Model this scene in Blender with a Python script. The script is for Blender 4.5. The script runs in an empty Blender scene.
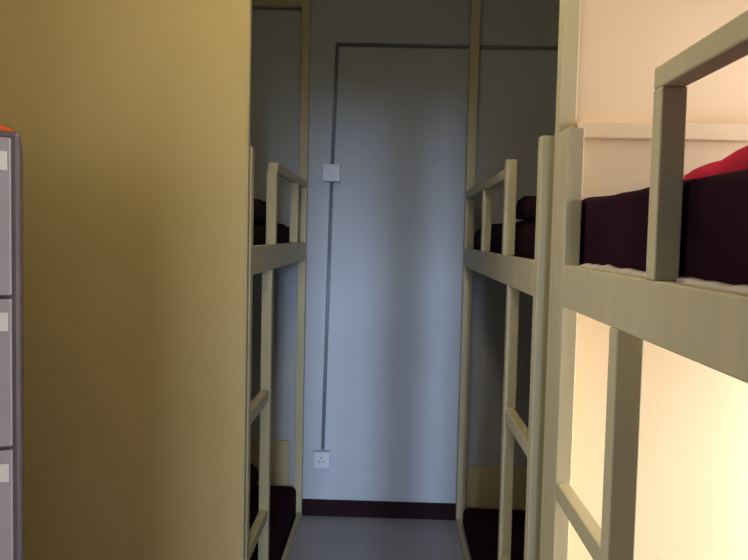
import bpy, bmesh, math, random
from mathutils import Matrix, Vector, noise
random.seed(7)
S = bpy.context.scene
col = S.collection

# ---------------------------------------------------------------- camera, world, light
F, YAW, PITCH, ROLL = 760.73, 0.0232, 0.0593, 0.0228
cam = bpy.data.objects.new('camera', bpy.data.cameras.new('camera'))
col.objects.link(cam)
cam.data.sensor_width = 36
cam.data.lens = F / 748 * 36
cam.data.clip_start = 0.02
base = Matrix.Rotation(YAW, 3, 'Z') @ Matrix.Rotation(-PITCH, 3, 'X')
X, Y, Z = base.col[0], base.col[1], base.col[2]
r = X * math.cos(ROLL) + Z * math.sin(ROLL)
u = -X * math.sin(ROLL) + Z * math.cos(ROLL)
m = Matrix((r, u, -Y)).transposed().to_4x4()
m.translation = (0, 0, 1.6)
cam.matrix_world = m
S.camera = cam
S.view_settings.view_transform = 'Standard'
S.view_settings.look = 'None'
S.view_settings.gamma = 1
S.view_settings.exposure = 0.0

W = bpy.data.worlds.new('world'); S.world = W; W.use_nodes = True
W.node_tree.nodes['Background'].inputs[0].default_value = (0.55, 0.65, 0.85, 1)
W.node_tree.nodes['Background'].inputs[1].default_value = 0.6

def area(name, loc, target, sx, sy, power, color):
    l = bpy.data.lights.new(name, 'AREA'); l.shape = 'RECTANGLE'
    l.size = sx; l.size_y = sy; l.energy = power; l.color = color
    o = bpy.data.objects.new(name, l); col.objects.link(o)
    o.location = loc
    o.rotation_euler = (Vector(target) - Vector(loc)).to_track_quat('-Z', 'Y').to_euler()
    return o
# daylight outside the side window by the near right bunk, outside the left window, and outside the window behind the camera
area('side_daylight', (1.95, 1.60, 1.2), (0.9, 1.64, 1.05), 0.9, 1.9, 160, (1.0, 0.90, 0.86))
area('left_daylight', (-2.5, 1.4, 1.8), (0.4, 1.7, 1.2), 1.0, 1.6, 34, (0.92, 0.94, 1.0))
area('rear_daylight', (0.3, -6.0, 2.05), (-0.05, 4.2, 1.0), 0.22, 1.0, 570, (0.60, 0.74, 1.0))
area('rear_fill', (-0.2, -6.0, 2.0), (0.1, 4.2, 1.0), 0.4, 1.0, 80, (0.66, 0.78, 1.0))  # added fill lamp, brightens the recess behind the far right bunk
area('rear_fill', (0.65, -6.0, 2.0), (0.1, 4.2, 1.0), 0.4, 1.0, 220, (0.66, 0.78, 1.0))  # second added fill lamp, lifts the recess of the left bunk

# ---------------------------------------------------------------- materials
def mat(name, c, rough=0.5, var=0.06, scale=(6, 6, 6), bump=0.05, spec=0.4, metal=0, sheen=0):
    mt = bpy.data.materials.new(name); mt.use_nodes = True
    nt = mt.node_tree; b = nt.nodes['Principled BSDF']
    b.inputs['Roughness'].default_value = rough
    b.inputs['Specular IOR Level'].default_value = spec
    b.inputs['Metallic'].default_value = metal
    if sheen:
        b.inputs['Sheen Weight'].default_value = sheen
    tc = nt.nodes.new('ShaderNodeTexCoord'); mp = nt.nodes.new('ShaderNodeMapping')
    mp.inputs['Scale'].default_value = scale
    no = nt.nodes.new('ShaderNodeTexNoise'); no.inputs['Scale'].default_value = 1
    no.inputs['Detail'].default_value = 5
    nt.links.new(tc.outputs['Object'], mp.inputs[0]); nt.links.new(mp.outputs[0], no.inputs['Vector'])
    rp = nt.nodes.new('ShaderNodeValToRGB')
    rp.color_ramp.elements[0].position = 0.3; rp.color_ramp.elements[1].position = 0.7
    rp.color_ramp.elements[0].color = (*[x * (1 - var) for x in c], 1)
    rp.color_ramp.elements[1].color = (*[min(1, x * (1 + var)) for x in c], 1)
    nt.links.new(no.outputs['Fac'], rp.inputs[0]); nt.links.new(rp.outputs[0], b.inputs['Base Color'])
    if bump:
        bp = nt.nodes.new('ShaderNodeBump'); bp.inputs['Strength'].default_value = bump
        bp.inputs['Distance'].default_value = 0.01
        nt.links.new(no.outputs['Fac'], bp.inputs['Height']); nt.links.new(bp.outputs[0], b.inputs['Normal'])
    return mt

M_wall = mat('blue_grey_wall_paint', (0.46, 0.51, 0.57), 0.7, 0.05, (2, 2, 2))
M_side = mat('cream_wall_paint', (0.62, 0.52, 0.32), 0.7, 0.04, (2, 2, 2))
M_dark = mat('brown_bounce_cut', (0.16, 0.12, 0.08), 0.7, 0.04, (2, 2, 2))  # unseen near wall, darkened to cut bounce onto the bunk faces
M_ceil = mat('ceiling_paint', (0.42, 0.42, 0.40), 0.8, 0.03, (2, 2, 2))
M_floor = mat('grey_vinyl_floor', (0.34, 0.33, 0.36), 0.45, 0.1, (3, 3, 3), 0.03)
M_base = mat('maroon_baseboard_paint', (0.020, 0.007, 0.010), 0.7, 0.15, spec=0.1)
M_cream = mat('cream_painted_wood', (0.54, 0.49, 0.30), 0.5, 0.05, (14, 14, 3))
M_board = mat('ochre_painted_board', (0.60, 0.49, 0.225), 0.6, 0.025, (5, 5, 1.5), 0.03)
M_board_lit = mat('ochre_board_lit', (0.82, 0.66, 0.44), 0.6, 0.02, (5, 5, 1.5), 0.03)  # same paint as the ochre board, strong window light put into the colour
M_maroon = mat('dark_maroon_cloth', (0.020, 0.005, 0.013), 0.9, 0.35, (5, 5, 5), 0.3, 0.05, 0, 0)
M_red = mat('crimson_cloth', (0.42, 0.015, 0.04), 0.85, 0.2, (9, 9, 9), 0.3, 0.1)
M_sheet = mat('white_sheet_cloth', (0.50, 0.45, 0.40), 0.9, 0.08, (20, 20, 20), 0.3, 0.1)
M_lock = mat('grey_locker_enamel', (0.42, 0.41, 0.50), 0.4, 0.04, (4, 4, 4), 0.02)
M_lockd = mat('dark_locker_trim', (0.13, 0.11, 0.14), 0.45, 0.08)
M_white = mat('white_plastic', (0.60, 0.61, 0.68), 0.4, 0.03)
M_label = mat('white_paper_label', (0.85, 0.85, 0.88), 0.7, 0.03)
M_pipe = mat('grey_conduit_plastic', (0.20, 0.22, 0.25), 0.5, 0.05)
M_metal = mat('steel', (0.6, 0.6, 0.62), 0.3, 0.03, metal=1)
M_orange = mat('orange_cloth', (0.65, 0.14, 0.03), 0.85, 0.15, (9, 9, 9), 0.2, 0.1)
M_glass = bpy.data.materials.new('window_glass'); M_glass.use_nodes = True
nt = M_glass.node_tree; nt.nodes.clear()
o_ = nt.nodes.new('ShaderNodeOutputMaterial'); t_ = nt.nodes.new('ShaderNodeBsdfTransparent')
g_ = nt.nodes.new('ShaderNodeBsdfGlossy'); g_.inputs['Roughness'].default_value = 0.02
x_ = nt.nodes.new('ShaderNodeMixShader'); x_.inputs[0].default_value = 0.05
nt.links.new(t_.outputs[0], x_.inputs[1]); nt.links.new(g_.outputs[0], x_.inputs[2]); nt.links.new(x_.outputs[0], o_.inputs[0])

# ---------------------------------------------------------------- helpers
def tag(o, label=None, cat=None, group=None, kind=None):
    for k, v in (('label', label), ('category', cat), ('group', group), ('kind', kind)):
        if v: o[k] = v
    return o

def add_box(bm, x0, x1, y0, y1, z0, z1, bev=0.0):
    g = bmesh.ops.create_cube(bm, size=1)
    vs = g['verts']
    for v in vs:
        v.co = Vector(((x0 + x1) / 2 + v.co.x * (x1 - x0), (y0 + y1) / 2 + v.co.y * (y1 - y0), (z0 + z1) / 2 + v.co.z * (z1 - z0)))
    if bev:
        es = list({e for v in vs for e in v.link_edges})
        bmesh.ops.bevel(bm, geom=es, offset=bev, segments=2, affect='EDGES', profile=0.5)

def obj(name, bm, material, parent=None, smooth=False):
    me = bpy.data.meshes.new(name)
    bmesh.ops.recalc_face_normals(bm, faces=bm.faces)
    if parent is not None:
        off = Vector(parent.location)
        p = parent.parent
        while p: off += Vector(p.location); p = p.parent
        bmesh.ops.translate(bm, verts=bm.verts, vec=-off)
    bm.to_mesh(me); bm.free()
    me.materials.append(material)
    if smooth:
        for f in me.polygons: f.use_smooth = True
    o = bpy.data.objects.new(name, me); col.objects.link(o)
    o.parent = parent
    return o

def box(name, x0, x1, y0, y1, z0, z1, material, parent=None, bev=0.003):
    bm = bmesh.new(); add_box(bm, x0, x1, y0, y1, z0, z1, bev)
    return obj(name, bm, material, parent)

def empty(name, loc):
    o = bpy.data.objects.new(name, None); col.objects.link(o); o.location = loc
    o.empty_display_size = 0.1
    return o

def soft(name, x0, x1, y0, y1, z0, z1, material, parent=None, nx=16, ny=28, amp=0.012, rad=0.05, crown=0.02, seed=0.0, zfun=None):
    """padded cloth slab: rounded edge, crowned, creased"""
    bm = bmesh.new()
    sx, sy, sz = x1 - x0, y1 - y0, z1 - z0
    rad = min(rad, sz / 2.01, sx / 2.1, sy / 2.1)
    def shell(ix, iy, top):
        a, b = .5 - .5 * math.cos(math.pi * ix / nx), .5 - .5 * math.cos(math.pi * iy / ny)
        px, py = x0 + a * sx, y0 + b * sy
        d = min(px - x0, x1 - px, py - y0, y1 - py)
        e = math.sqrt(max(0, 1 - (1 - min(d / rad, 1)) ** 2)) if rad > 0 else 1
        n = noise.noise(Vector((px * 4 + seed, py * 4, seed))) + 0.5 * noise.noise(Vector((px * 11, py * 11 + seed, seed)))
        cr = crown * (1 - (2 * a - 1) ** 2) * (1 - (2 * b - 1) ** 4)
        ex = zfun(px, py) if zfun else 0
        if top: z = z1 - rad * (1 - e) + (cr + amp * n + ex) * (0.25 + 0.75 * e)
        else: z = z0 + rad * (1 - e) * 0.25
        return bm.verts.new((px, py, z))
    # denser rows near the rim
    T = [[shell(i, j, True) for j in range(ny + 1)] for i in range(nx + 1)]
    B = [[shell(i, j, False) for j in range(ny + 1)] for i in range(nx + 1)]
    for i in range(nx):
        for j in range(ny):
            bm.faces.new((T[i][j], T[i + 1][j], T[i + 1][j + 1], T[i][j + 1]))
            bm.faces.new((B[i][j], B[i][j + 1], B[i + 1][j + 1], B[i + 1][j]))
    for i in range(nx):
        bm.faces.new((T[i][0], B[i][0], B[i + 1][0], T[i + 1][0]))
        bm.faces.new((T[i][ny], T[i + 1][ny], B[i + 1][ny], B[i][ny]))
    for j in range(ny):
        bm.faces.new((T[0][j], T[0][j + 1], B[0][j + 1], B[0][j]))
        bm.faces.new((T[nx][j], B[nx][j], B[nx][j + 1], T[nx][j + 1]))
    return obj(name, bm, material, parent, True)

def tube(bm, pts, rad, seg=12):
    for a, b in zip(pts, pts[1:]):
        a, b = Vector(a), Vector(b); d = b - a
        q = d.to_track_quat('Z', 'Y').to_matrix().to_4x4(); q.translation = (a + b) / 2
        bmesh.ops.create_cone(bm, cap_ends=True, segments=seg, radius1=rad, radius2=rad, depth=d.length, matrix=q)
    for p in pts[1:-1]:
        bmesh.ops.create_uvsphere(bm, u_segments=seg, v_segments=8, radius=rad * 1.02, matrix=Matrix.Translation(p))

# ---------------------------------------------------------------- room
D = 4.24; XL, XR, YN, H = -1.72, 1.36, -1.3, 3.0
def struct(o): o['kind'] = 'structure'; return o
struct(box('floor', XL - .1, XR + .1, YN - .1, D + .1, -0.1, 0, M_floor, bev=0))
struct(box('ceiling', XL - .1, XR + .1, YN - .1, D + .1, H, H + .1, M_ceil, bev=0))
struct(box('wall_far', XL - .1, XR + .1, D, D + .1, 0, H, M_wall, bev=0))
def wall_open(name, axis, c0, c1, a0, a1, w, material):
    bm = bmesh.new(); b0, b1, z0, z1 = w
    rects = [(a0, b0, 0, H), (b1, a1, 0, H), (b0, b1, 0, z0), (b0, b1, z1, H)]
    for p, q, s, t in rects:
        if axis == 'x': add_box(bm, c0, c1, p, q, s, t)
        else: add_box(bm, p, q, c0, c1, s, t)
    return struct(obj(name, bm, material))
WR = (1.26, 1.90, 0.3, 2.15)
wall_open('wall_right', 'x', XR, XR + .1, YN, D, WR, M_side)
WL = (1.0, 1.8, 0.9, 2.3)
wall_open('wall_left', 'x', XL - .1, XL, YN, D, WL, M_side)
WN = (-0.10, 0.375, 0.5, 2.0)
wall_open('wall_near', 'y', YN - .1, YN, XL - .1, XR + .1, WN, M_dark)
def window(name, axis, c, w, mull):
    b0, b1, z0, z1 = w
    e = struct(empty(name, (0, 0, 0)))
    bm = bmesh.new(); t = .04
    R = [(b0, b0 + t, z0, z1), (b1 - t, b1, z0, z1), (b0 + t, b1 - t, z0, z0 + t), (b0 + t, b1 - t, z1 - t, z1)]
    mid = (b0 + b1) / 2 if axis == 'x' else 0.19
    R.append((mid - mull / 2, mid + mull / 2, z0 + t, z1 - t))
    for p, q, s, r2 in R:
        if axis == 'x': add_box(bm, c + .02, c + .07, p, q, s, r2, .003)
        else: add_box(bm, p, q, c - .07, c - .02, s, r2, .003)
    obj('window_frame', bm, M_white, e)
    bm = bmesh.new()
    if axis == 'x': add_box(bm, c + .042, c + .047, b0 + t, b1 - t, z0 + t, z1 - t)
    else: add_box(bm, b0 + t, b1 - t, c - .047, c - .042, z0 + t, z1 - t)
    obj('window_pane', bm, M_glass, e)
window('window_1', 'x', XR, WR, .05)
window('window_2', 'y', YN, WN, .08)
window('window_3', 'x', XL - .09, WL, .05)
struct(box('baseboard_far', XL, XR, D - .018, D, 0, .092, M_base, bev=.002))

# ---------------------------------------------------------------- ceiling lamp over the aisle (above the frame)
M_lamp = bpy.data.materials.new('lamp_diffuser'); M_lamp.use_nodes = True
b_ = M_lamp.node_tree.nodes['Principled BSDF']
b_.inputs['Base Color'].default_value = (.9, .85, .7, 1)
b_.inputs['Emission Color'].default_value = (1, .80, .50, 1); b_.inputs['Emission Strength'].default_value = 72
cl = tag(empty('ceiling_lamp', (-.12, 1.72, H - .04)), 'round ceiling lamp above the aisle between the bunks', 'lamp')
bm = bmesh.new(); bmesh.ops.create_cone(bm, cap_ends=True, segments=32, radius1=.15, radius2=.15, depth=.03, matrix=Matrix.Translation((-.12, 1.72, H - .016)))
obj('lamp_base', bm, M_white, cl)
bm = bmesh.new(); bmesh.ops.create_uvsphere(bm, u_segments=32, v_segments=16, radius=.13, matrix=Matrix.Translation((-.12, 1.72, H - .03)) @ Matrix.Diagonal((1, 1, .5, 1)))
obj('lamp_shade', bm, M_lamp, cl, True)

# ---------------------------------------------------------------- partitions between the bunks
p = tag(empty('partition_board', (-1.1, 2.515, 0)), 'tall ochre plywood partition standing behind the grey locker', 'partition')
box('panel', XL, -.484, 2.50, 2.525, 0, H, M_board, p, .002)
box('edge_trim', -.484, -.478, 2.498, 2.527, 0, H, M_cream, p, .001)
p = tag(empty('partition_board', (.9, 1.955, 0)), 'ochre partition coloured as brightly lit at the end of the near right bunk, with a horizontal batten', 'partition')
box('panel', .445, XR, 1.95, 1.975, 0, H, M_board_lit, p, .002)
box('batten', .458, XR, 1.91, 1.95, 1.852, 1.893, M_board_lit, p, .003)
box('corner_post', .410, .455, 1.945, 1.985, 0, H, M_cream, p, .003)

# ---------------------------------------------------------------- bunk beds
T = .04
def bunk(name_label, xa, xo, y0, y1, farpost, stile_up, guard2, stile_lo, rungs, grp_top, post=.05, nearpost=True, low=(0, .04), zt=1.875, rail=0, dz=0, fd=None, sw=.04):
    """xa = aisle face x, xo = outer face x (by the side wall)"""
    s = 1 if xo > xa else -1
    fd = fd or post
    b0, b1 = 1.438 + dz, 1.538 + dz
    def X2(a, b): return (min(xa + s * a, xa + s * b), max(xa + s * a, xa + s * b))
    w = abs(xo - xa)
    b = tag(empty('bunk_bed', ((xa + xo) / 2, (y0 + y1) / 2, 0)), name_label, 'bunk bed', 'cream wooden bunk beds')
    # four corner posts
    box('post', *X2(0, post), y0, y0 + post, 0, zt, M_cream, b)
    box('post', *X2(0, post), y1 - fd, y1, 0, farpost, M_cream, b)
    box('post', *X2(w - post, w), y0, y0 + post, 0, zt, M_cream, b)
    box('post', *X2(w - post, w), y1 - post, y1, 0, farpost, M_cream, b)
    if grp_top:
        box('top_rail', *X2(post, w - post), y1 - post, y1, 2.82, 2.88, M_cream, b)
    # upper deck
    box('side_board', *X2(0.002, .028), y0 + post, y1 - fd, b0, b1, M_cream, b)
    box('side_board', *X2(w - .028, w - .002), y0 + post, y1 - fd, b0, b1, M_cream, b)
    box('end_board', *X2(post, w - post), y0 + .01, y0 + .035, b0, 1.468, M_cream, b)
    box('end_board', *X2(post, w - post), y1 - .035, y1 - .01, b0, 1.468, M_cream, b)
    bm = bmesh.new()
    n = 12
    for i in range(n):
        yy = y0 + .08 + (y1 - y0 - .23) * i / (n - 1)
        add_box(bm, *X2(.028, w - .028), yy, yy + .07, 1.452, 1.47)
    obj('slats', bm, M_cream, b)
    # guard rail over the far part, opening at the ladder
    g0, g1 = (stile_up - (T if not rail else 0), y1 - post) if stile_up > (y0 + y1) / 2 - 1 and guard2 is not None else (stile_up, y1)
    if guard2 is not None:
        box('guard_rail', *X2(0, T), g0 + T, g1, zt - rail - .037, zt - rail, M_cream, b)
        box('guard_post', *X2(0, T), g0, g0 + T, b1, zt - (0 if rail else .037), M_cream, b)
        for gy in guard2:
            box('guard_post', *X2(0, T), gy, gy + T, b1, zt - rail - .037, M_cream, b)
    else:   # guard rail runs towards the near end instead
        box('guard_rail', *X2(0, T), y0 + post, stile_up + T, zt - .035, zt, M_cream, b)
        box('guard_post', *X2(0, T), stile_up, stile_up + T, 1.538, zt - .035, M_cream, b)
    # ladder
    ly0, ly1, sy = rungs['from'], rungs['to'], stile_lo
    box('ladder_stile', *X2(0, sw), sy, sy + sw, 0, b0, M_cream, b)
    for z in rungs['z']:
        box('ladder_rung', *X2(.004, .036), ly0, ly1, z - .022, z + .022, M_cream, b)
    # lower deck, close to the floor
    if low:
        box('lower_board', *X2(0.002, .022), y0 + post, y1 - post, low[0] + .001, low[1], M_cream, b, .002)
    return b

bL = bunk('cream bunk bed on the left, behind the ochre partition and the locker', -.475, -1.39, 2.545, D - .024, 2.9, 3.12, (3.79,), 3.0,
     dict(z=(.46, .95), **{'from': 2.59, 'to': 3.0}), True, post=.045, zt=1.885, dz=.014)
bA = bunk('cream bunk bed at the far right corner, against the blue-grey wall', .392, 1.29, 2.06, D - .024, 2.99, 2.70, (3.36,), 2.56,
     dict(z=(.49, 1.0), **{'from': 2.11, 'to': 2.56}), False, post=.05, low=(0, .03), rail=.03)
bB = bunk('cream bunk bed nearest on the right, in front of the brightly lit partition', .410, 1.31, -.12, 1.940, 1.865, 1.20, None, 1.38,
     dict(z=(.49, .985), **{'from': 1.43, 'to': 1.83}), False, post=.039, fd=.11, sw=.05)
# headboards of the lower berths
box('headboard', -.95, -.55, D - .03, D - .012, .17, .43, M_cream, bL)
box('headboard', .45, .9, D - .03, D - .012, .035, .315, M_cream, bA)

# ---------------------------------------------------------------- bedding
MG = 'dark maroon mattresses'
tag(soft('mattress', -1.35, -.53, 2.62, 4.17, 1.47, 1.64, M_maroon, seed=1), 'dark maroon mattress on the upper berth of the left bunk', 'mattress')
tag(soft('blanket', -1.3, -.54, 2.62, 3.45, 1.648, 1.735, M_maroon, seed=2, amp=.02, crown=.02, rad=.03), 'dark maroon blanket rumpled on the upper berth of the left bunk', 'blanket')
tag(soft('mattress', -1.33, -.505, 2.62, 4.18, .001, .185, M_maroon, seed=3, amp=.006, rad=.03, crown=.005), 'dark maroon mattress on the lower berth of the left bunk, close to the floor', 'mattress')
tag(soft('pillow', -1.25, -.72, 3.85, 4.17, .2, .32, M_maroon, seed=4, rad=.06, nx=14, ny=10, crown=.05), 'dark maroon pillow on the lower berth of the left bunk, by the headboard', 'pillow')
tag(soft('mattress', .445, 1.24, 2.13, 4.17, 1.47, 1.66, M_maroon, seed=5), 'dark maroon mattress on the upper berth of the far right bunk', 'mattress')
tag(soft('blanket', .46, 1.2, 2.13, 2.9, 1.668, 1.742, M_maroon, seed=6, amp=.025, crown=.03, rad=.03), 'dark maroon blanket heaped on the upper berth of the far right bunk', 'blanket')
tag(soft('mattress', .43, 1.24, 2.13, 4.17, .001, .10, M_maroon, seed=7, amp=.004, rad=.03, crown=.005), 'dark maroon mattress on the lower berth of the far right bunk', 'mattress')
tag(soft('mattress', .458, 1.25, .0, 1.93, 1.472, 1.700, M_maroon, seed=8, ny=40, nx=24, amp=.006, crown=.006, rad=.018), 'thick dark maroon mattress on the near right bunk, under the crimson blanket', 'mattress')
def heap(x, y):
    return 0.045 * max(0, 1 - abs(y - .95) / .5)
tag(soft('blanket', .56, 1.22, .55, 1.50, 1.702, 1.742, M_red, seed=9, amp=.02, crown=.045, rad=.05, ny=36, nx=24, zfun=heap), 'crimson blanket folded on top of the near right mattress', 'blanket')

# white under-sheet peeping out along the board of the near right bunk
bm = bmesh.new(); n = 60; prev = None
for i in range(n + 1):
    y = .05 + 1.77 * i / n
    zt_ = 1.542 + .009 * noise.noise(Vector((y * 14, 3, 0)))
    xo = .4445 + .003 * noise.noise(Vector((y * 22, 0, 5)))
    ring = [bm.verts.new((xo, y, 1.50)), bm.verts.new((xo, y, zt_)), bm.verts.new((xo + .012, y, zt_ + .004)), bm.verts.new((xo + .014, y, 1.50))]
    if prev:
        for k in range(4): bm.faces.new((prev[k], prev[(k + 1) % 4], ring[(k + 1) % 4], ring[k]))
    else: bm.faces.new(ring)
    prev = ring
bm.faces.new(prev[::-1])
tag(obj('bed_sheet', bm, M_sheet, None, True), 'thin edge of a whitish sheet between the near right mattress and its side board', 'sheet')

# ---------------------------------------------------------------- locker
lx0, lx1, ly0, ly1 = -1.388, -.988, 2.0, 2.40
L = tag(empty('locker', (lx1, ly0, 0)), 'grey steel locker with stacked doors in front of the ochre partition', 'locker')
bm = bmesh.new()
add_box(bm, lx0, lx1, ly0 + .012, ly1, .0, 1.852, .012)
obj('cabinet_body', bm, M_lockd, L)
zs = [1.836, 1.412, 1.006, .595, .18]
for i in range(4):
    z1, z0 = zs[i] - .004, zs[i + 1] + .006
    d = box('locker_door', lx0 + .02, lx1 - .022, ly0 - .006, ly0 + .012, z0, z1, M_lock, L, .004)
    box('door_label', lx1 - .060, lx1 - .031, ly0 - .0085, ly0 - .006, z1 - .085, z1 - .036, M_label, d, .0008)
    bm = bmesh.new()
    add_box(bm, lx0 + .06, lx0 + .085, ly0 - .022, ly0 - .006, (z0 + z1) / 2 - .04, (z0 + z1) / 2 + .04, .004)
    obj('door_handle', bm, M_metal, d)
    bm = bmesh.new()
    for k in range(4):
        add_box(bm, lx0 + .13, lx1 - .13, ly0 - .009, ly0 - .006, z1 - .05 - .016 * k, z1 - .044 - .016 * k)
    obj('vent_louvres', bm, M_lockd, d)
L.rotation_euler = (0, 0, math.radians(25.2))
tag(soft('folded_cloth', -1.29, -1.10, 2.02, 2.2, 1.853, 1.885, M_orange, amp=.005, rad=.012, crown=.004, nx=12, ny=12), 'folded orange cloth lying on top of the grey locker', 'cloth')

# ---------------------------------------------------------------- far wall services
bm = bmesh.new()
tube(bm, [(1.25, D - .011, 2.636), (-.327, D - .011, 2.636), (-.343, D - .011, 1.985)], .010)
tube(bm, [(-.345, D - .011, 1.885), (-.366, D - .011, .385)], .010)
tag(obj('conduit_pipe', bm, M_pipe, None, True), 'thin grey electrical conduit running up and across the blue-grey wall', 'conduit')
e = tag(empty('switch_box', (-.345, D, 1.935)), 'grey switch box on the blue-grey wall, upper one of the conduit', 'switch box')
box('back_box', -.395, -.295, D - .045, D, 1.886, 1.984, M_wall, e, .004)
box('faceplate', -.392, -.298, D - .050, D - .045, 1.889, 1.981, M_white, e, .002)
box('rocker', -.36, -.33, D - .055, D - .050, 1.915, 1.955, M_white, e, .002)
e = tag(empty('socket_box', (-.37, D, .33)), 'pale wall socket at the lower end of the conduit, above the baseboard', 'socket')
box('back_box', -.418, -.322, D - .045, D, .283, .378, M_white, e, .004)
f = box('faceplate', -.415, -.325, D - .050, D - .045, .286, .375, M_white, e, .002)
bm = bmesh.new()
for dx, dz in ((0, .015), (-.012, -.008), (.012, -.008)):
    add_box(bm, -.37 + dx - .003, -.37 + dx + .003, D - .0515, D - .050, .33 + dz - .005, .33 + dz + .005)
obj('socket_holes', bm, M_lockd, f)
